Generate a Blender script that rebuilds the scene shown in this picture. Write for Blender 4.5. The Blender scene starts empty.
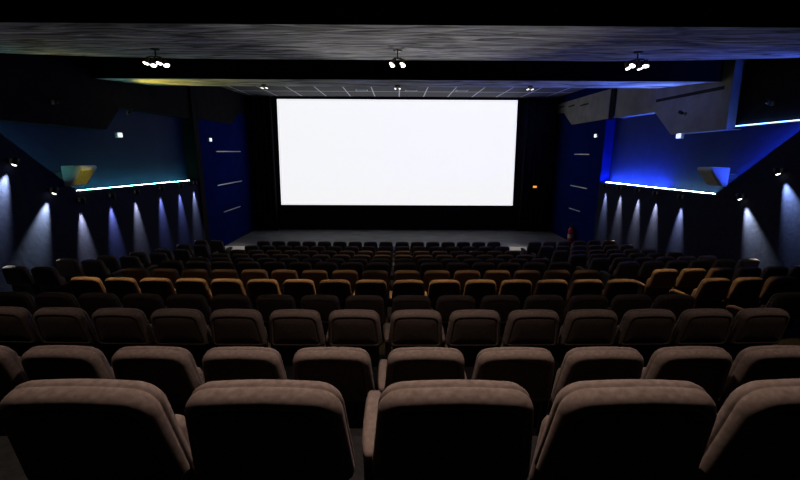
import bpy, bmesh, math, random
from mathutils import Vector, Matrix
random.seed(7)
SC = bpy.context.scene
COL = SC.collection
CZ = 3.80                      # eye height above the front floor
XL, XR = -6.90, 7.40           # inner faces of the side walls
ORD = ['first','second','third','fourth','fifth','sixth','seventh','eighth','ninth','tenth','eleventh','twelfth']

# ------------------------------------------------------------------ materials
def mat(name, color, rough=0.6, metal=0.0, spec=0.3, emit=None, strength=0.0):
    m = bpy.data.materials.new(name); m.use_nodes = True
    b = m.node_tree.nodes['Principled BSDF']
    b.inputs['Base Color'].default_value = (*color, 1)
    b.inputs['Roughness'].default_value = rough
    b.inputs['Metallic'].default_value = metal
    b.inputs['Specular IOR Level'].default_value = spec
    if emit:
        b.inputs['Emission Color'].default_value = (*emit, 1)
        b.inputs['Emission Strength'].default_value = strength
    return m
def noisy(name, c0, c1, scale=(8,8,8), rough=0.7, bump=0.2, spec=0.3, detail=6, dist=0.02, sheen=0.0, lo=0.3, hi=0.7, coord='Object'):
    m = mat(name, c0, rough, 0, spec); nt = m.node_tree; N = nt.nodes; L = nt.links
    b = N['Principled BSDF']
    tc = N.new('ShaderNodeTexCoord'); mp = N.new('ShaderNodeMapping'); mp.inputs['Scale'].default_value = scale
    nz = N.new('ShaderNodeTexNoise'); nz.inputs['Scale'].default_value = 1.0; nz.inputs['Detail'].default_value = detail; nz.inputs['Distortion'].default_value = 1.2 if name == 'raked_light_plaster' else 0
    rp = N.new('ShaderNodeValToRGB')
    rp.color_ramp.elements[0].position = lo; rp.color_ramp.elements[0].color = (*c0, 1)
    rp.color_ramp.elements[1].position = hi; rp.color_ramp.elements[1].color = (*c1, 1)
    bp = N.new('ShaderNodeBump'); bp.inputs['Strength'].default_value = bump; bp.inputs['Distance'].default_value = dist
    L.new(tc.outputs[coord], mp.inputs['Vector']); L.new(mp.outputs[0], nz.inputs['Vector'])
    L.new(nz.outputs['Fac'], rp.inputs['Fac']); L.new(rp.outputs[0], b.inputs['Base Color'])
    L.new(nz.outputs['Fac'], bp.inputs['Height']); L.new(bp.outputs[0], b.inputs['Normal'])
    if sheen:
        b.inputs['Sheen Weight'].default_value = sheen
        b.inputs['Sheen Roughness'].default_value = 0.4
        b.inputs['Sheen Tint'].default_value = (*c1, 1)
    return m
M = {}
M['velvet'] = noisy('brown_velvet', (.115,.080,.067), (.18,.130,.112), (45,45,50), .9, .25, .1, 5, .003, .25)
M['panel'] = noisy('back_velvet', (.085,.059,.050), (.12,.084,.072), (45,45,50), .9, .2, .1, 5, .003, .1)
M['shell'] = mat('dark_plywood_shell', (.045,.030,.024), .45)
M['slot'] = mat('slot_black', (.004,.004,.004), .9)
M['iron'] = mat('painted_steel', (.05,.047,.045), .4, .6)
M['carpet'] = noisy('dark_carpet', (.012,.011,.011), (.022,.020,.019), (30,30,30), .95, .4, .1)
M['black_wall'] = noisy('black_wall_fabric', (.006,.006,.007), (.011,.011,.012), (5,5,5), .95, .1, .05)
M['black_paint_shade'] = mat('matt_black_paint_shade', (.008,.008,.008), .9, 0, .05)
M['navy'] = noisy('navy_wall_cloth', (.0115,.013,.026), (.0165,.0185,.036), (14,14,14), .95, .15, .05)
M['blue'] = noisy('blue_wall_paint', (.003,.007,.070), (.004,.010,.090), (3,3,3), 1.0, .05, 0)
M['recess'] = noisy('recess_blue_paint', (.011,.020,.060), (.014,.025,.070), (2,2,2), .8, .05, .1)
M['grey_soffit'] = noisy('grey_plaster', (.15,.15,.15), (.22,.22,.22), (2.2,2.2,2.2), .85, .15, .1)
M['slab'] = noisy('raked_light_plaster', (.16,.155,.15), (.80,.79,.77), (1.1,3.6,3), .9, 1.0, .1, 9, .14, 0, .36, .66)  # light and dark streaks of raking light put into the colour
M['stage'] = noisy('stage_floor', (.085,.087,.092), (.15,.152,.158), (1.2,2.2,2), .6, .1, .2)
M['pale'] = mat('pale_riser_paint', (.75,.73,.70), .6)
M['screen'] = mat('screen_fabric', (.85,.85,.86), .9, 0, .05, (1,1,1.01), .90)
M['curtain'] = noisy('black_curtain', (.009,.009,.010), (.018,.018,.020), (6,6,3), .95, .1, .05)
M['alu'] = mat('aluminium_strip', (.55,.57,.62), .4, .4)
M['lamp_black'] = mat('lamp_black', (.03,.026,.022), .45, .5)
M['lamp_bronze'] = mat('lamp_bronze', (.16,.10,.06), .35, .8)
M['lens'] = mat('lamp_lens', (1,1,1), .3, 0, .3, (1,.93,.80), 6)
M['lens_far'] = mat('lamp_lens_dim', (1,1,1), .3, 0, .3, (1,.95,.88), 1.6)
M['lens_cool'] = mat('spot_lens', (1,1,1), .3, 0, .3, (1,.98,.93), 5)
M['lens_flat'] = mat('recessed_spot_lens', (1,1,1), .3, 0, .3, (1,.98,.93), 1.5)
M['sign'] = mat('lit_sign_face', (1,1,1), .5, 0, .2, (.86,.95,1), 1.0)
M['red'] = mat('extinguisher_red', (.55,.012,.010), .3, 0, .5)
M['label'] = mat('label_pale', (.7,.65,.5), .5)
M['rubber'] = mat('black_rubber', (.01,.01,.01), .6)
M['orange'] = mat('orange_lamp', (1,.4,.05), .4, 0, .3, (1,.36,.04), 1.2)
M['speaker_box'] = mat('speaker_cabinet_pale', (.42,.46,.52), .5)
M['olive'] = noisy('olive_grille_cloth', (.40,.36,.06), (.62,.55,.12), (30,30,30), .9, .2, .1)
M['greycloth'] = noisy('grey_grille_cloth', (.24,.23,.21), (.36,.34,.31), (30,30,30), .9, .2, .1)
M['vent'] = mat('vent_white', (.75,.75,.75), .5)
def led(name, c, s): M[name] = mat(name, (1,1,1), .5, 0, .2, c, s)
led('led_blue', (.05,.12,1.0), 1100)
led('led_blue_soft', (.04,.10,1.0), 240)
led('led_white', (.50,.9,.75), 70)
led('led_teal', (.22,.95,.72), 52)
led('led_teal_soft', (.22,.85,.75), 20)
led('led_sky', (.16,.36,1.0), 9)
led('uplight_yellow', (1.0,.80,.10), 8.0)
led('uplight_blue', (.25,.40,1.0), 8.0)

def tile_mat():
    m = mat('ceiling_tile', (.2,.2,.2), .85, 0, .1); nt = m.node_tree; N = nt.nodes; L = nt.links; b = N['Principled BSDF']
    tc = N.new('ShaderNodeTexCoord'); mp = N.new('ShaderNodeMapping')
    mp.inputs['Location'].default_value = (-.07, .02, 0); mp.inputs['Scale'].default_value = (1/1.1, 1/1.6, 1)
    br = N.new('ShaderNodeTexBrick'); br.offset = 0; br.inputs['Scale'].default_value = 1
    br.inputs['Brick Width'].default_value = 1; br.inputs['Row Height'].default_value = 1
    br.inputs['Mortar Size'].default_value = .022; br.inputs['Mortar Smooth'].default_value = .1
    br.inputs['Color1'].default_value = (.10,.10,.103,1); br.inputs['Color2'].default_value = (.115,.115,.118,1)
    br.inputs['Mortar'].default_value = (.8,.8,.8,1)
    L.new(tc.outputs['Object'], mp.inputs['Vector']); L.new(mp.outputs[0], br.inputs['Vector']); L.new(br.outputs['Color'], b.inputs['Base Color'])
    return m
M['tile'] = tile_mat()

# ------------------------------------------------------------------ mesh helpers
def add_box(bm, lo, hi, bevel=0.0, mi=0, rot=None, pivot=None):
    g = bmesh.ops.create_cube(bm, size=1)['verts']
    c = [(a+b)/2 for a, b in zip(lo, hi)]; s = [abs(b-a) for a, b in zip(lo, hi)]
    for v in g: v.co = Vector((v.co.x*s[0]+c[0], v.co.y*s[1]+c[1], v.co.z*s[2]+c[2]))
    fs = {f for v in g for f in v.link_faces}
    for f in fs: f.material_index = mi
    if bevel:
        es = list({e for v in g for e in v.link_edges})
        r = bmesh.ops.bevel(bm, geom=es, offset=bevel, segments=3, affect='EDGES', profile=.5)
        g = list({v for f in r['faces'] for v in f.verts} | {v for v in g if v.is_valid})
        for f in r['faces']: f.material_index = mi
    if rot is not None:
        R = Matrix.Rotation(rot[0], 4, rot[1]); p = Vector(pivot or c)
        for v in g: v.co = R @ (v.co - p) + p
    return g
def add_tube(bm, pts, r, n=10, cap=True, mi=0):
    pts = [Vector(p) for p in pts]; rad = r if isinstance(r, (list, tuple)) else [r]*len(pts)
    rings = []
    for i, p in enumerate(pts):
        t = (pts[min(i+1, len(pts)-1)] - pts[max(i-1, 0)]).normalized()
        u = t.cross(Vector((0,0,1)) if abs(t.z) < .9 else Vector((1,0,0))).normalized(); w = t.cross(u)
        rings.append([bm.verts.new(p + rad[i]*(math.cos(2*math.pi*k/n)*u + math.sin(2*math.pi*k/n)*w)) for k in range(n)])
    for a, b in zip(rings, rings[1:]):
        for k in range(n):
            f = bm.faces.new((a[k], a[(k+1)%n], b[(k+1)%n], b[k])); f.material_index = mi; f.smooth = True
    if cap:
        bm.faces.new(rings[0][::-1]).material_index = mi; bm.faces.new(rings[-1]).material_index = mi
def add_lathe(bm, prof, n=20, mi=0):           # prof: (radius, z), about the z axis
    rings = []
    for r, z in prof:
        if r < 1e-5: rings.append([bm.verts.new((0,0,z))])
        else: rings.append([bm.verts.new((r*math.cos(2*math.pi*k/n), r*math.sin(2*math.pi*k/n), z)) for k in range(n)])
    for a, b in zip(rings, rings[1:]):
        for k in range(n):
            k2 = (k+1) % n
            if len(a) == 1 and len(b) == 1: continue
            if len(a) == 1: vs = (a[0], b[k2], b[k])
            elif len(b) == 1: vs = (a[k], a[k2], b[0])
            else: vs = (a[k], a[k2], b[k2], b[k])
            f = bm.faces.new(vs); f.smooth = True; f.material_index = mi
def add_prism_x(bm, poly, x0, x1, mi=0):       # polygon in (y, z) extruded along x
    a = [bm.verts.new((x0, y, z)) for y, z in poly]; b = [bm.verts.new((x1, y, z)) for y, z in poly]
    bm.faces.new(a).material_index = mi; bm.faces.new(b[::-1]).material_index = mi
    n = len(poly)
    for i in range(n): bm.faces.new((a[i], b[i], b[(i+1)%n], a[(i+1)%n])).material_index = mi
def mesh(name, bm, mats, smooth=None):
    bmesh.ops.recalc_face_normals(bm, faces=bm.faces[:])
    me = bpy.data.meshes.new(name); bm.to_mesh(me); bm.free()
    for m in (mats if isinstance(mats, list) else [mats]): me.materials.append(M[m])
    if smooth:
        for p in me.polygons: p.use_smooth = True
    return me
def link(name, data, parent=None, loc=None, rot=None):
    o = bpy.data.objects.new(name, data); COL.objects.link(o)
    if parent: o.parent = parent
    if loc is not None: o.location = loc
    if rot is not None: o.rotation_euler = rot
    return o
def obj(name, bm, mats, parent=None, loc=None, rot=None, smooth=None):
    return link(name, mesh(name, bm, mats, smooth), parent, loc, rot)
def tag(o, label, cat, group=None):
    o['label'] = label; o['category'] = cat
    if group: o['group'] = group
    return o
def thing(name, label, cat, loc=(0,0,0), rotz=0, group=None):
    o = link(name, None, None, loc, (0,0,rotz)); o.empty_display_size = .1
    return tag(o, label, cat, group)
def struct(name, bm, mats):
    o = obj(name, bm, mats); o['kind'] = 'structure'; return o
def box_struct(name, lo, hi, m):
    bm = bmesh.new(); add_box(bm, lo, hi); return struct(name, bm, m)
def R(z): return CZ + z                         # height relative to the eye
def PR(p): return [(y, R(z)) for y, z in p]
def aim(src, dst): return (Vector(dst)-Vector(src)).to_track_quat('-Z', 'Y').to_euler()
def spot(parent, src, dst, power, size, blend, color, radius=.04):
    l = bpy.data.lights.new('lamp_light', 'SPOT'); l.energy = power; l.spot_size = math.radians(size); l.spot_blend = blend
    l.color = color; l.shadow_soft_size = radius
    o = bpy.data.objects.new('lamp_light', l); COL.objects.link(o); o.parent = parent
    o.location = Vector(src) - Vector(parent.location); o.rotation_euler = aim(src, dst)
    return o

# ------------------------------------------------------------------ rows
DN = [.92, 1.97] + [.99 + 1.055*i for i in range(2, 12)]
HN = [.613, 1.058, 1.298, 1.558, 1.72, 1.90, 2.06, 2.27, 2.456, 2.62, 2.745, 2.84]
SEAT_H = .93
FZ = [CZ - h - SEAT_H for h in HN]
STAGE_F, STAGE_B, STAGE_Z = 15.6, 19.4, .10

# floor: one stepped slab
bm = bmesh.new()
edges = [-1.6, DN[0]-.03] + [d - .03 for d in DN[1:]] + [14.2, STAGE_B]
zs = [2.62] + FZ + [-.05]
prof = []
for i, z in enumerate(zs): prof += [(edges[i], z), (edges[i+1], z)]
prof += [(STAGE_B, -.3), (-1.6, -.3)]
add_prism_x(bm, prof, XL-.4, XR+.4)
struct('floor', bm, 'carpet')

# stage platform with its pale front riser
st = thing('stage_platform', 'low grey stage platform with a pale front riser below the screen', 'stage', (.25, 17.5, 0))
bm = bmesh.new(); add_box(bm, (XL-.235, STAGE_F+.02-17.5, -.052), (XR-.265, 19.38-17.5, STAGE_Z)); obj('stage_top', bm, 'stage', st)
bm = bmesh.new(); add_box(bm, (XL-.235, STAGE_F-17.5, -.052), (XR-.265, STAGE_F+.018-17.5, STAGE_Z-.004)); o = obj('riser', bm, 'pale', st); o['label'] = 'pale painted front riser'

# ------------------------------------------------------------------ walls
TOP = R(2.6)
box_struct('wall_back', (XL-.4, -1.8, -.3), (XR+.4, -1.6, TOP), 'black_wall')
box_struct('wall_front', (XL-.4, 19.4, -.3), (XR+.4, 19.6, TOP), 'black_wall')
# lower side walls, stepping up diagonally towards the rear
bm = bmesh.new()
add_prism_x(bm, PR([(-1.6,-4.1),(14.70,-4.1),(14.70,-1.05),(9.32,-.95),(4.79,2.6),(-1.6,2.6)]), XR, XR+.34)
struct('wall_right', bm, 'navy')
bm = bmesh.new()
add_prism_x(bm, PR([(-1.6,-4.1),(14.12,-4.1),(14.12,-.99),(8.72,-.87),(4.26,2.6),(-1.6,2.6)]), XL-.34, XL)
struct('wall_left', bm, 'navy')
# blue wall at the back of the recesses, blue walls beside the stage
box_struct('wall_right.001', (XR+.35, 3.5, R(-1.4)), (XR+.45, 14.9, TOP), 'recess')
box_struct('wall_left.001', (XL-.45, 3.5, R(-1.4)), (XL-.35, 14.5, TOP), 'recess')
box_struct('wall_right.002', (XR, 14.70, -.3), (XR+.34, 19.4, TOP), 'blue')
box_struct('wall_left.002', (XL-.34, 14.12, -.3), (XL, 19.4, TOP), 'blue')
# pilasters between the recess and the stage wall
bm = bmesh.new(); add_box(bm, (XL-.34, 14.0, -.3), (XL+.06, 14.32, TOP), .01); struct('trim_1', bm, 'black_wall')
bm = bmesh.new(); add_box(bm, (XR-.04, 14.22, R(1.12)), (XR+.02, 14.5, TOP), .01); struct('trim_2', bm, 'black_wall')
# soffits above the recesses
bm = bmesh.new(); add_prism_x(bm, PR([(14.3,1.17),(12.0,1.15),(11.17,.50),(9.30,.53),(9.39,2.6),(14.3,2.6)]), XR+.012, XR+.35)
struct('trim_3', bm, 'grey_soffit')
bm = bmesh.new(); add_prism_x(bm, PR([(9.30,.56),(6.6,.60),(6.6,2.6),(9.30,2.6)]), XR+.20, XR+.35); struct('trim_4', bm, 'black_wall')
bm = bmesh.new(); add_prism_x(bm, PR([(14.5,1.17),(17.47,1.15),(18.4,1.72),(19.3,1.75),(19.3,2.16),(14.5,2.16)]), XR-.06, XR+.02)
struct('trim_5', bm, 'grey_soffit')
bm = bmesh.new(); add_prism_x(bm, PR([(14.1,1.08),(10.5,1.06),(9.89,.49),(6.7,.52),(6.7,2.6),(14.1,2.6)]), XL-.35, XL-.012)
struct('trim_6', bm, 'black_wall')  # left soffit black where the right is grey: its shade is painted in
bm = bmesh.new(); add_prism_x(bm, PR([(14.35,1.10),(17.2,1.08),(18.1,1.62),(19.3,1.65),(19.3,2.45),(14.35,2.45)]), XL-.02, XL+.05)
struct('trim_7', bm, 'black_wall')  # black here too stands for shade on the left soffit
# dark slots in the right soffits
bm = bmesh.new()
for y0, y1, za, zb in ((18.4,18.95,1.93,1.99),(17.35,17.95,1.86,1.92),(16.1,16.8,1.78,1.84)):
    add_prism_x(bm, PR([(y0, za+.04),(y1, zb-.02),(y1, zb+.03),(y0, za+.10)]), XR-.066, XR-.055)
struct('trim_8', bm, 'slot')
bm = bmesh.new(); add_prism_x(bm, PR([(9.55,1.42),(12.0,1.42),(12.0,1.50),(9.55,1.50)]), XR+.004, XR+.02); struct('trim_9', bm, 'slot')
# thin metal strips across the blue stage walls
k = 10
for X, sgn, rows in ((XL, 1, ((15.6,18.0,-.01),(15.45,17.9,-1.28),(15.8,17.5,-2.36))), (XR, -1, ((15.7,17.0,-.06),(15.6,17.1,-1.36),(16.0,17.0,-2.32)))):
    for y0, y1, z in rows:
        bm = bmesh.new(); add_box(bm, (X, y0, R(z)-.018), (X+sgn*.03, y1, R(z)+.018), .004); struct('trim_%d' % k, bm, 'alu'); k += 1

# ------------------------------------------------------------------ ceiling
box_struct('ceiling', (XL-.5, -1.8, R(2.6)), (XR+.5, 19.6, R(2.7)), 'black_paint_shade')
def slab(name, y0, z0, yf, slope, zt):
    bm = bmesh.new(); n = 40; ring = []
    for i in range(n+1):
        x = XL + (XR-XL)*i/n; y1 = yf(x)
        ring.append([bm.verts.new((x, y0, R(zt))), bm.verts.new((x, y0, R(z0))), bm.verts.new((x, y1, R(z0+slope*(y1-y0)))), bm.verts.new((x, y1, R(zt)))])
    for a, b in zip(ring, ring[1:]):
        for j, mi in ((0,1),(1,0),(2,1),(3,1)):
            bm.faces.new((a[j], b[j], b[(j+1)%4], a[(j+1)%4])).material_index = mi
    bm.faces.new(ring[0]).material_index = 1; bm.faces.new(ring[-1]).material_index = 1
    return struct(name, bm, ['slab', 'black_paint_shade'])  # black on the slab faces is their shade put into the colour
def far_edge(x): return 8.13 - .95*max(0, (abs(x-.1)-3.3)/3.9)**2
def far_edge_b(x): return 12.0
slab('ceiling.001', 4.58, 1.30, far_edge, .113, 2.58)
slab('ceiling.002', 9.67, 1.60, far_edge_b, .086, 2.58)
box_struct('ceiling.003', (XL+.02, 12.6, R(2.45)), (XR-.08, 19.38, R(2.52)), 'tile')
for x in (-1.45, .55, 2.6):
    v = thing('ceiling_vent', '', 'vent', (x, 17.1, R(2.45)), 0, 'ceiling vents above the screen')
    v['label'] = {-1.45:'small white-framed vent in the tiled ceiling, leftmost of three above the screen', .55:'small white-framed vent in the tiled ceiling, middle of three above the screen', 2.6:'small white-framed vent in the tiled ceiling, rightmost of three above the screen'}[x]
    bm = bmesh.new()
    for lo, hi in (((-.24,-.16,-.03),(.24,-.12,0)),((-.24,.12,-.03),(.24,.16,0)),((-.24,-.12,-.03),(-.2,.12,0)),((.2,-.12,-.03),(.24,.12,0))): add_box(bm, lo, hi)
    obj('frame', bm, 'vent', v)
    bm = bmesh.new()
    for i in range(5): add_box(bm, (-.2,-.11+i*.05,-.022), (.2,-.085+i*.05,-.004))
    obj('grille', bm, 'iron', v)

# ------------------------------------------------------------------ screen and curtains
SY = 19.2
def zt(v): return R(v)
sc = thing('projection_screen', 'large blank white cinema screen glowing on the front wall', 'screen', (0, SY, R(-2.50)))
zb_, zt_ = 0.0, 4.83
bw, tw = 5.57, 5.49
bm = bmesh.new(); nx, nz = 24, 12; g = []
for j in range(nz+1):
    t = j/nz; w = bw+(tw-bw)*t
    g.append([bm.verts.new((-w+2*w*i/nx, .0, zb_+(zt_-zb_)*t)) for i in range(nx+1)])
for j in range(nz):
    for i in range(nx): bm.faces.new((g[j][i], g[j][i+1], g[j+1][i+1], g[j+1][i]))
o = obj('screen_surface', bm, 'screen', sc); sol = o.modifiers.new('thick', 'SOLIDIFY'); sol.thickness = .02; sol.offset = 1
bm = bmesh.new()
b = .16
add_prism_pts = lambda q: [bm.verts.new(p) for p in q]
for quad in (((-bw-b,zb_-b),(bw+b,zb_-b),(bw,zb_),(-bw,zb_)), ((-tw,zt_),(tw,zt_),(tw+b,zt_+b),(-tw-b,zt_+b)),
             ((-bw-b,zb_-b),(-bw,zb_),(-tw,zt_),(-tw-b,zt_+b)), ((bw,zb_),(bw+b,zb_-b),(tw+b,zt_+b),(tw,zt_))):
    a = [bm.verts.new((x, -.05, z)) for x, z in quad]; c = [bm.verts.new((x, .03, z)) for x, z in quad]
    bm.faces.new(a); bm.faces.new(c[::-1])
    for i in range(4): bm.faces.new((a[i], c[i], c[(i+1)%4], a[(i+1)%4]))
obj('masking_frame', bm, 'curtain', sc)
def curtain(name, label, x0, x1, z0, z1, y, amp, wl, group=None):
    bm = bmesh.new(); n = max(16, int((x1-x0)/wl*10)); rows = []
    cx = (x0+x1)/2
    for j in range(9):
        t = j/8; row = []
        for i in range(n+1):
            x = x0+(x1-x0)*i/n
            a = amp*(1-.35*t)*(math.sin(2*math.pi*x/wl)+.35*math.sin(2*math.pi*x/wl*1.73+1.1))
            row.append(bm.verts.new((x-cx+.015*math.sin(x*9+t*3), a, (z1-z0)*t)))
        rows.append(row)
    for a, c in zip(rows, rows[1:]):
        for i in range(n): bm.faces.new((a[i], a[i+1], c[i+1], c[i]))
    o = obj(name, bm, 'curtain', None, (cx, y, z0), None, True)
    s = o.modifiers.new('thick', 'SOLIDIFY'); s.thickness = .012
    tag(o, label, 'curtain', group); return o
curtain('stage_curtain', 'black pleated curtain hanging left of the white screen', XL+.12, -5.72, STAGE_Z+.01, R(2.42), 18.98, .07, .26, 'black curtains beside the screen')
curtain('stage_curtain', 'black pleated curtain hanging right of the white screen', 5.72, XR-.12, STAGE_Z+.01, R(2.42), 18.98, .07, .26, 'black curtains beside the screen')
curtain('masking_skirt', 'black masking cloth hanging from below the screen to the stage', -5.68, 5.68, STAGE_Z+.01, R(-2.70), 19.17, .02, .5)
curtain('screen_valance', 'narrow black valance cloth above the top edge of the screen', -5.6, 5.6, R(2.50)-.006, R(2.44)+.0, 19.13, .015, .5) if False else None
# orange indicator on the right curtain
t = thing('indicator_lamp', 'small orange glowing indicator lamp on the black curtain right of the screen', 'lamp', (6.46, 18.84, R(-1.57)))
bm = bmesh.new(); add_box(bm, (-.10,0,-.06), (.10,.05,.06), .01); obj('housing', bm, 'lamp_black', t)
bm = bmesh.new(); add_box(bm, (-.085,-.02,-.045), (.085,.004,.045), .008); obj('lens', bm, 'orange', t)

# ------------------------------------------------------------------ led strips
def led_strip(label, p, q, m, w=.016, h=.012, nrm=(0,0,1)):
    p, q = Vector(p), Vector(q)
    if q.y < p.y: p, q = q, p
    d = (q-p); L = d.length; mid = (p+q)/2
    o = thing('led_strip', label, 'light strip', mid, 0, 'light strips around the wall recesses')
    rx = math.atan2(d.z, d.y); o.rotation_euler = (rx, 0, 0)
    bm = bmesh.new(); add_box(bm, (-w/2-.008, -L/2, -.001), (w/2+.008, L/2, h*.4)); obj('channel', bm, 'alu', o)
    bm = bmesh.new(); add_box(bm, (-w/2, -L/2+.01, h*.4), (w/2, L/2-.01, h), .004); obj('diffuser', bm, m, o)
    return o
def flip(o): o.rotation_euler = (o.rotation_euler[0], math.pi, 0)
dx = .19
led_strip('bright blue light strip on the right ledge, stretch nearest the stage', (XR+dx, 11.35, R(-.988)), (XR+dx, 14.6, R(-1.045)), 'led_blue')
led_strip('pale white light strip on the right ledge, under the right speaker', (XR+dx, 9.40, R(-.948)), (XR+dx, 11.30, R(-.987)), 'led_white')
led_strip('blue light strip along the rising diagonal edge of the right recess', (XR+dx, 9.27, R(-.905)), (XR+dx, 6.2, R(1.50)), 'led_blue_soft')
led_strip('pale teal light strip on the ledge of the left recess', (XL-dx, 8.80, R(-.868)), (XL-dx, 13.8, R(-.983)), 'led_teal')
led_strip('dim teal light strip along the rising diagonal edge of the left recess', (XL-dx, 8.66, R(-.818)), (XL-dx, 5.9, R(1.33)), 'led_teal_soft')
o = led_strip('sky blue light strip under the black bulkhead at the right recess top', (XR+.16, 9.22, R(.575)), (XR+.16, 6.9, R(.61)), 'led_sky', .05, .03)

# added uplights on the soffits, unseen lamps that wash the ceiling slab ends
def uplight(X, y, z, sgn, dst, power, color, m, label):
    t = thing('added_uplight', label, 'lamp', (X, y, R(z)), 0, 'added uplights high on the side walls')
    p = Vector((X+sgn*.12, y, R(z)+.02))
    bm = bmesh.new(); add_box(bm, (min(0,.02*sgn), -.04, -.05), (max(0,.02*sgn), .04, .03), .005); add_tube(bm, [(.01*sgn,0,-.01),(.10*sgn,0,.0)], .009, 8); obj('wall_bracket', bm, 'lamp_black', t)
    e = aim(p, dst); bm = bmesh.new(); add_lathe(bm, [(0,.06),(.03,.06),(.04,.05),(.043,-.06),(.039,-.062),(.037,-.02),(0,-.019)], 16); c = obj('can', bm, 'lamp_black', t, p-t.location, e)
    bm = bmesh.new(); add_lathe(bm, [(.0365,-.017),(.02,-.018),(0,-.0185)], 16); obj('lens', bm, m, c)
    spot(t, p+(Vector(dst)-p).normalized()*.07, dst, power, 110, 1.0, color, .03)
yl, bl = (1,.78,.08), (.25,.42,1)
uplight(XL-.012, 10.7, .95, 1, (-5.3, 10.8, R(1.70)), 130, yl, 'uplight_yellow', 'small added uplight throwing yellow light under the left end of the far ceiling slab')
uplight(XL-.012, 8.45, .95, 1, (-5.2, 7.7, R(1.62)), 14, yl, 'uplight_yellow', 'small added uplight throwing yellow light on the left end of the near ceiling slab')
uplight(XR+.012, 10.7, 1.0, -1, (5.8, 10.8, R(1.70)), 50, bl, 'uplight_blue', 'small added uplight throwing blue light under the right end of the far ceiling slab')
uplight(XR+.2, 8.45, 1.0, -1, (5.6, 7.7, R(1.62)), 8, bl, 'uplight_blue', 'small added uplight throwing blue light on the right end of the near ceiling slab')

# ------------------------------------------------------------------ emergency lights
def emergency(x, y, z, sgn, s, label):
    t = thing('emergency_light', label, 'lamp', (x, y, R(z)), 0, 'emergency lights on the side walls')
    a, b = (0, .07*sgn)
    bm = bmesh.new(); add_box(bm, (min(a,b), -s*.9, -s*.6), (max(a,b), s*.9, s*.6), .01); obj('housing', bm, 'vent', t)
    c = .075*sgn
    bm = bmesh.new(); add_box(bm, (min(.06*sgn,c), -s*.84, -s*.52), (max(.06*sgn,c), s*.84, s*.52), .004)
    obj('lit_face', bm, 'sign', t)
emergency(XL-.0, 10.22, .38, 1, .10, 'white glowing emergency light under the left soffit')
emergency(XR+.0, 10.72, .44, -1, .11, 'white glowing emergency light under the right soffit')
emergency(XL, 15.12, .41, 1, .11, 'small white emergency light on the left blue wall by the stage')
emergency(XR, 15.25, .62, -1, .11, 'small white emergency light on the right blue wall by the stage')

spot(st, (.3, 15.75, R(-3.55)), (.25, 6.4, R(1.5)), 1500, 27, 1.0, (1,.97,.93), .06)  # added unseen spot at the stage front, brightens the near ceiling slab
# ------------------------------------------------------------------ wall speakers
def speaker(x, y, z, sgn, cloth, label, fl):
    t = thing('wall_speaker', label, 'speaker', (x, y, R(z)), 0)
    # wedge cabinet: deep at the top, shallow at the bottom; local u = distance from the wall
    W, H, D0, D1 = .23, .42, .40, .12
    P = lambda u, v, w: (sgn*u, v, w)
    bm = bmesh.new()
    pr = [(0,H/2),(D0,H/2),(D0+.02,H/2-.05),(D1,-H/2),(0,-H/2)]
    a = [bm.verts.new(P(u,-W,w)) for u,w in pr]; b = [bm.verts.new(P(u,W,w)) for u,w in pr]
    bm.faces.new(a); bm.faces.new(b[::-1])
    for i in range(5): bm.faces.new((a[i], b[i], b[(i+1)%5], a[(i+1)%5]))
    bmesh.ops.bevel(bm, geom=bm.edges[:], offset=.012, segments=2, affect='EDGES')
    obj('cabinet', bm, 'speaker_box', t)
    u0, w0, u1, w1 = D0+.02, H/2-.05, D1, -H/2
    nx_, nz_ = (w0-w1), -(u0-u1); L = math.hypot(nx_, nz_); nx_, nz_ = nx_/L*.012, nz_/L*.012
    bm = bmesh.new()
    def q(s, v, k): return P(u0+(u1-u0)*s+nx_*k, v, w0+(w1-w0)*s+nz_*k)
    lo = [bm.verts.new(q(s,v,0)) for s, v in ((.07,-W+.035),(.07,W-.035),(.93,W-.035),(.93,-W+.035))]
    hi = [bm.verts.new(q(s,v,1)) for s, v in ((.09,-W+.045),(.09,W-.045),(.91,W-.045),(.91,-W+.045))]
    bm.faces.new(hi); bm.faces.new(lo[::-1])
    for i in range(4): bm.faces.new((lo[i], lo[(i+1)%4], hi[(i+1)%4], hi[i]))
    o = obj('grille', bm, cloth, t); o['label'] = fl
    bm = bmesh.new(); add_box(bm, (min(0,-.36*sgn), -.05, -.06), (max(0,-.36*sgn), .05, .06)); obj('bracket', bm, 'iron', t)
speaker(XL-.02, 8.62, -.52, 1, 'olive', 'wedge speaker with olive cloth front on the left wall', 'olive cloth grille')
speaker(XR+.02, 9.22, -.52, -1, 'greycloth', 'pale wedge speaker with grey cloth front on the right wall', 'grey cloth grille')

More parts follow.
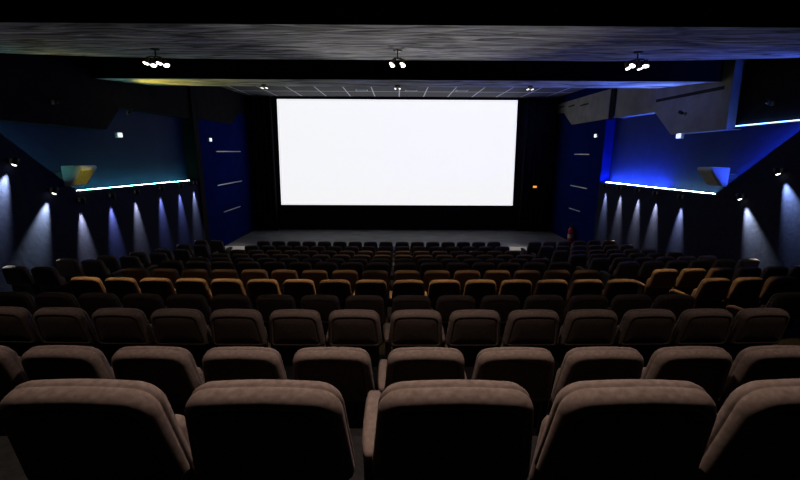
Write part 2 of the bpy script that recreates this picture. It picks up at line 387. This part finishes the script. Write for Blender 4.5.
# ------------------------------------------------------------------ ceiling lamp clusters
def head_mesh():
    bm = bmesh.new(); add_lathe(bm, [(0,.075),(.022,.075),(.028,.06),(.030,.02),(.05,-.03),(.056,-.045),(.052,-.047),(.046,-.03),(0,-.025)], 18); return mesh('lamp_head', bm, 'lamp_bronze')
def lens_mesh(m):
    bm = bmesh.new(); add_lathe(bm, [(.050,-.042),(.046,-.052),(.030,-.062),(0,-.066)], 18); return mesh('lens', bm, m)
HEAD = head_mesh(); LENS = lens_mesh('lens'); LENSF = lens_mesh('lens_far')
CL = {}
def cluster(x, y, z, targets, power, size, color, label, drop=.16, lens=None, blend=.6, sc=1.0):
    t = thing('ceiling_lamp_cluster', label, 'lamp', (x, y, R(z)), 0, 'four-headed lamp clusters under the ceiling')
    bm = bmesh.new(); add_lathe(bm, [(0,.02),(.07,.02),(.07,-.012),(.05,-.022),(0,-.022)], 20); obj('mount_plate', bm, 'lamp_black', t)
    bm = bmesh.new(); add_tube(bm, [(0,0,-.02),(0,0,-drop+.04*sc)], .014*sc); obj('stem', bm, 'lamp_black', t)
    bm = bmesh.new()
    for sx in (-1,1):
        for sy in (-1,1): add_tube(bm, [(0,0,-drop+.06*sc),(sx*.07*sc,sy*.06*sc,-drop+.045*sc),(sx*.115*sc,sy*.10*sc,-drop)], .010, 8)
    obj('arms', bm, 'lamp_black', t)
    k = 0
    for sy in (-1,1):
        for sx in (-1,1):
            p = Vector((x+sx*.115*sc, y+sy*.10*sc, R(z)-drop-.04*sc)); dst = targets[k % len(targets)]; k += 1
            e = aim(p, dst)
            h = link('lamp_head', HEAD, t, p - t.location, e); h.scale = (sc,sc,sc); link('lens', lens or LENS, h)
            d = (Vector(dst)-p).normalized()
            spot(t, p + d*.075*sc, dst, power, size, blend, color)
    return t
warm = (1.0,.60,.22); white = (1.0,.83,.72)
def seat_pt(x, y):
    i = min(range(12), key=lambda j: abs(DN[j]-y)); return (x, y, CZ-HN[i])
YA = 6.64; ZA = 1.30+.113*(YA-4.58)
PM = 420
cl = {}
for x, tx, nm in ((-3.72, (-4.55,-3.85,-3.1,-2.4), 'left'), (0.0, (-1.7,-.9,.1,.9), 'middle'), (3.72, (1.8, 3.0, (4.5,5.45,CZ-1.75), (4.6,6.45,CZ-1.9)), 'right')):
    cl[nm] = cluster(x, YA, ZA, [(a, 5.62, CZ-1.75) if not isinstance(a, tuple) else a for a in tx], PM, 30, warm, 'bronze four-headed lamp cluster under the grey ceiling slab, %s one of three' % nm, .16, None, .8, .70 if x == 0 else .85)
YF = 11.3; ZF = 1.60+.086*(YF-9.67)
for x, tx, pw, nm in ((-3.55, (-3.3,-2.6), 14, 'left'), (0.0, (-1.0,-.4,.2,.8), 110, 'middle'), (3.55, (2.4,3.2), 14, 'right')):
    cf = cluster(x, YF, ZF, [seat_pt(a, 9.9) for a in tx], pw, 26, warm, 'small distant lamp cluster above the screen top, %s one of three' % nm, .05, LENSF, .6, .5)
    if x: spot(cf, (x, YF+.1, R(ZF-.13)), (-6.35 if x < 0 else 4.75, 15.58, .02), 900, 11, 1.0, (1,.95,.9), .03)  # added narrow spots without lamp heads, brighten the riser at the aisles
spot(cl['left'], (-3.85, 6.75, R(ZA-.26)), (XL+.24, 8.62, R(-.56)), 260, 6.5, .5, (1,.86,.22), .03)  # added yellow spot with no head of its own, brightens the left speaker
YN, ZN = 1.95, 2.58
for x, pw, nm in ((-3.3,45,'left'),(.05,108,'middle'),(3.3,45,'right')):
    cluster(x, YN, ZN, [(x-.5,1.7,CZ-1.2),(x+.5,1.7,CZ-1.2),(x-.4,1.35,CZ-.8),(x+.4,1.35,CZ-.8)], pw, 82, white, 'lamp cluster on the black ceiling over the nearest seats, %s one of three' % nm, .16, None, 1.0)

# ------------------------------------------------------------------ wall spotlights
def can_mesh():
    bm = bmesh.new(); add_lathe(bm, [(0,.07),(.035,.07),(.042,.06),(.045,-.06),(.040,-.062),(.038,-.05),(0,-.048)], 18); return mesh('can', bm, 'lamp_black')
CAN = can_mesh()
def glens():
    bm = bmesh.new(); add_lathe(bm, [(.039,-.052),(.034,-.064),(.02,-.072),(0,-.075)], 18); return mesh('lens', bm, 'lens_cool')
def glens_flat():
    bm = bmesh.new(); add_lathe(bm, [(.038,-.046),(.02,-.0475),(0,-.048)], 18); return mesh('lens', bm, 'lens_flat')
GLF = glens_flat()
GL = glens()
def wall_spot(X, y, z, sgn, power, size, color, label, lean=0.0, tilt=.13, out=.10, bright=False):
    t = thing('wall_spotlight', label, 'lamp', (X, y, R(z)), 0, 'small spotlights along the side walls')
    p = Vector((X+sgn*out, y, R(z)))
    bm = bmesh.new(); add_box(bm, (min(0,.02*sgn), -.04, -.02), (max(0,.02*sgn), .04, .06), .006); add_tube(bm, [(.01*sgn,0,.03),((out-.03)*sgn,0,.03)], .009, 8); obj('wall_bracket', bm, 'lamp_black', t)
    dst = p + Vector((-sgn*tilt, lean, -1)); e = aim(p, dst)
    c = link('can', CAN, t, p-t.location, e); link('lens', GL if bright else GLF, c)
    spot(t, p+(dst-p).normalized()*.085, dst, power, size, 1.0, color, .02)
cw = (1.0,.99,.94); cb = (.42,.48,1.0); cm = (.75,.82,1.0)
for i, (y, c) in enumerate(((13.63,cm),(12.73,cb),(11.68,cb),(10.55,cw),(9.62,cb),(8.68,cw))):
    wall_spot(XL, y, -1.06, 1, 850, 33, c, 'small wall spotlight casting a cone, %s from the stage on the left wall' % ORD[i])
wall_spot(XL, 8.02, -.78, 1, 1100, 40, (.85,1,.97), 'wall spotlight with a bright lens below the left diagonal edge, lower one', -.5, .13, .10, True)
wall_spot(XL, 7.30, -.20, 1, 1100, 40, (.75,.9,1), 'wall spotlight with a bright lens below the left diagonal edge, upper one', -.5, .13, .10, True)
for i, (y, c) in enumerate(((14.15,cm),(13.2,cw),(12.2,cw),(11.34,cw),(10.3,cm))):
    wall_spot(XR, y, -1.12, -1, 850, 33, c, 'small wall spotlight casting a cone, %s from the stage on the right wall' % ORD[i])
wall_spot(XR, 8.5, -.90, -1, 1100, 40, (.9,1,.93), 'wall spotlight with a bright lens below the right diagonal edge, lower one', -.5, .13, .10, True)
wall_spot(XR, 7.75, -.33, -1, 1100, 40, (.5,.68,1), 'wall spotlight with a bright lens below the right diagonal edge, upper one', -.5, .13, .10, True)

# ------------------------------------------------------------------ fire extinguisher
t = thing('fire_extinguisher', 'red fire extinguisher standing against the right blue wall on the stage', 'fire extinguisher', (XR-.16, 16.3, STAGE_Z)); t.scale = (1.12,1.12,1.15)
bm = bmesh.new(); add_lathe(bm, [(0,0),(.095,0),(.10,.015),(.10,.47),(.085,.53),(.05,.565),(.03,.58),(0,.58)], 24); obj('cylinder', bm, 'red', t)
bm = bmesh.new(); add_lathe(bm, [(.1015,.20),(.1015,.34)], 24); o = obj('paper_label', bm, 'label', t); o['label'] = 'pale paper label'
bm = bmesh.new(); add_lathe(bm, [(0,.575),(.028,.575),(.028,.64),(.018,.66),(0,.66)], 14); add_box(bm, (-.02,-.13,.64), (.02,.03,.655)); add_box(bm, (-.02,-.12,.675), (.02,.03,.69)); obj('valve', bm, 'rubber', t)
bm = bmesh.new(); add_tube(bm, [(0,.03,.62),(0,.10,.62),(0,.135,.55),(0,.125,.35),(0,.118,.22)], .013, 8); obj('hose', bm, 'rubber', t)

# ------------------------------------------------------------------ cinema seats
TILT = math.radians(13)
BW, BH, BT = .472, .345, .118                 # backrest width at the base, height, thickness
def outline(ins, n=9):
    wb, wt = BW/2-ins, BW*.455-ins
    z0, z1 = ins, BH-ins
    rt, rb = max(.075-ins*.6, .02), max(.03-ins*.3, .01)
    pts = []
    def arc(cx, cz, r, a0, a1):
        for k in range(n): 
            a = a0+(a1-a0)*k/(n-1); pts.append((cx+r*math.cos(a), cz+r*math.sin(a)))
    arc(wb-rb, z0+rb, rb, -math.pi/2, 0)
    arc(wt-rt, z1-rt, rt, .07, math.pi/2)
    m = [(-x, z) for x, z in reversed(pts)]
    top = []
    for k in range(1, 6):                      # slight crown along the top edge
        x = (wt-rt)*(1-2*k/6); top.append((x, z1+.006*(1-(2*k/6-1)**2)))
    return pts + top + m
def tilt(x, y, z): # local back frame (y = depth forwards from the rear face, z = up along the back) -> seat frame
    return (x, y*math.cos(TILT) - z*math.sin(TILT) , z*math.cos(TILT) + y*math.sin(TILT))
# the back's rear top edge is at (0,0,SEAT_H); foot of the back below it
OZ = SEAT_H - (BH+.003)*math.cos(TILT) - .085*math.sin(TILT); OY = (BH)*math.sin(TILT)
def T(x, y, z):
    a = tilt(x, y, z); return (a[0], a[1]+OY, a[2]+OZ)
def backrest_mesh():
    bm = bmesh.new(); rings = []
    for ins, w in ((.043,.022),(.040,.009),(.034,.002),(.024,0),(.010,.010),(.002,.024),(0,.038),(0,.048),(.003,.051),(.003,.054),(0,.057),(0,.068),(.006,.083),(.022,.095),(.05,.099),(.10,.094)):
        rings.append([bm.verts.new(T(x, w, z)) for x, z in outline(ins)])
    for a, b in zip(rings, rings[1:]):
        n = len(a)
        for k in range(n): bm.faces.new((a[k], a[(k+1)%n], b[(k+1)%n], b[k]))
    bm.faces.new(rings[0]); bm.faces.new(rings[-1][::-1])
    return mesh('backrest', bm, 'velvet', True)
def panel_mesh():
    bm = bmesh.new(); rings = []
    for ins, w in ((.040,.022),(.040,.006),(.045,.003),(.056,.000),(.11,-.004)):
        rings.append([bm.verts.new(T(x, w, z)) for x, z in outline(ins)])
    for a, b in zip(rings, rings[1:]):
        n = len(a)
        for k in range(n): bm.faces.new((a[k], a[(k+1)%n], b[(k+1)%n], b[k]))
    bm.faces.new(rings[-1][::-1]); bm.faces.new(rings[0])
    return mesh('back_panel', bm, 'panel', True)
def shell_mesh():
    bm = bmesh.new()
    n = 9; wtot = .38; sl = wtot/(2*n+1); y0, y1 = .030, .052
    zb, zt2 = -.24, .03
    add = lambda x0, x1, z0, z1: add_box(bm, (x0, y0, z0), (x1, y1, z1))
    add(-wtot/2, wtot/2, zt2-.07, zt2); add(-wtot/2, wtot/2, zb, zb+.05)
    for i in range(n+1): add(-wtot/2+2*i*sl, -wtot/2+(2*i+1)*sl, zb+.05, zt2-.07)
    for v in bm.verts: v.co = Vector(T(*v.co))
    return mesh('slatted_shell', bm, 'shell')
def cushion_mesh():                           # tipped-up seat
    bm = bmesh.new(); add_box(bm, (-.20, .215, .34), (.20, .305, .74), .035, 0, (math.radians(14), 'X'), (0,.26,.36))
    return mesh('seat_cushion', bm, 'velvet', True)
def arm_mesh():
    bm = bmesh.new(); rings = []
    # rounded arm pad running forwards, nose dropping down
    path = [(.165,.590,.012),(.185,.596,.020),(.24,.600,.027),(.34,.604,.029),(.46,.600,.029),(.52,.585,.027),(.545,.56,.020)]
    for y, z, r in path:
        rings.append([bm.verts.new((r*math.cos(a)*1.05, y, z + .022*max(-1.0, min(1.0, 1.3*math.sin(a))))) for a in [2*math.pi*k/14 for k in range(14)]])
    for a, b in zip(rings, rings[1:]):
        for k in range(14): bm.faces.new((a[k], a[(k+1)%14], b[(k+1)%14], b[k]))
    bm.faces.new(rings[0]); bm.faces.new(rings[-1][::-1])
    return mesh('armrest', bm, 'velvet', True)
def standard_mesh():
    bm = bmesh.new()
    poly = [(.17,0),(.47,0),(.47,.03),(.36,.10),(.36,.30),(.50,.50),(.50,.580),(.18,.580),(.20,.40),(.24,.28),(.24,.10),(.17,.03)]
    add_prism_x(bm, poly, -.018, .018)
    bmesh.ops.bevel(bm, geom=bm.edges[:], offset=.005, segments=1, affect='EDGES')
    return mesh('standard', bm, 'iron')
ME = {'backrest':backrest_mesh(), 'back_panel':panel_mesh(), 'slatted_shell':shell_mesh(), 'seat_cushion':cushion_mesh(), 'armrest':arm_mesh(), 'standard':standard_mesh()}
for m_ in ('backrest', 'armrest', 'seat_cushion'): pass
PITCH = .50
def seat(x, i, ang, dy, label, last, side, extra_pitch=PITCH):
    s = thing('cinema_seat', label, 'seat', (x, DN[i]+dy, FZ[i]), ang, 'cinema seats in row %d from the camera' % (i+1))
    for k in ('backrest','back_panel','slatted_shell','seat_cushion'): link(k, ME[k], s)
    offs = [-extra_pitch/2] + ([extra_pitch/2] if last else [])
    for o in offs:
        link('armrest', ME['armrest'], s, (o,0,0)); link('standard', ME['standard'], s, (o,0,0))
    return s
F, TH = 400.0, math.atan(88/400)
def in_frame(x, i, dy):
    Z = (DN[i]+dy)*math.cos(TH) + (HN[i]+.2)*math.sin(TH)
    a, b = 397+F*(x-.25)/Z, 397+F*(x+.25)/Z
    return b > 1 and a < 799
CG, GAP = -.10, .0125
SLANT = math.radians(5)
count = 0
for i in range(12):
    rows = []
    for k in range(9): rows.append((CG-GAP-PITCH*(k+.5), 'brown velvet cinema seat, %s row from the camera, %s left of the centre gap' % (ORD[i], ORD[k]), False, 0, PITCH))
    for k in range(7): rows.append((CG+GAP+PITCH*(k+.5), 'brown velvet cinema seat, %s row from the camera, %s right of the centre gap' % (ORD[i], ORD[k]), k == 6, 0, PITCH))
    for k in range(6): rows.append((4.53+.51*k, 'dark velvet cinema seat, %s row from the camera, %s from aisle in right block' % (ORD[i], ORD[k]), k == 5, 1, .51))
    for k in range(2): rows.append((-5.93-.53*k, 'dark velvet cinema seat, %s row from the camera, %s from aisle in left side block' % (ORD[i], ORD[k]), k == 0, -1, .53))
    for x, lab, last, side, pt in rows:
        dy = x*x/200.0; ang = x/100.0
        if side > 0: dy = .09 + math.tan(SLANT)*(x-4.3); ang = SLANT
        if side < 0: dy = .13 + math.tan(SLANT)*(-x-5.6); ang = -SLANT
        if not in_frame(x, i, dy): continue
        seat(x, i, ang, dy, lab, last, side, pt); count += 1
print('SEATS', count)

# ------------------------------------------------------------------ camera, world, view
cam = bpy.data.cameras.new('camera'); cam.sensor_width = 36; cam.lens = F/800*36; cam.clip_start = .05
co = bpy.data.objects.new('camera', cam); COL.objects.link(co); co.location = (0, 0, CZ)
yaw = -math.atan(3/F)*0.98
co.rotation_mode = 'QUATERNION'
q = Matrix.Rotation(yaw, 4, 'Z') @ Matrix.Rotation(math.pi/2 - TH, 4, 'X') @ Matrix.Rotation(math.radians(.25), 4, 'Z')
co.rotation_quaternion = q.to_quaternion()
SC.camera = co
w = bpy.data.worlds.new('world'); SC.world = w; w.use_nodes = True
w.node_tree.nodes['Background'].inputs['Color'].default_value = (0,0,0,1); w.node_tree.nodes['Background'].inputs['Strength'].default_value = 0
SC.view_settings.view_transform = 'Standard'; SC.view_settings.look = 'None'; SC.view_settings.exposure = 0; SC.view_settings.gamma = 1
SC.view_settings.use_curve_mapping = False
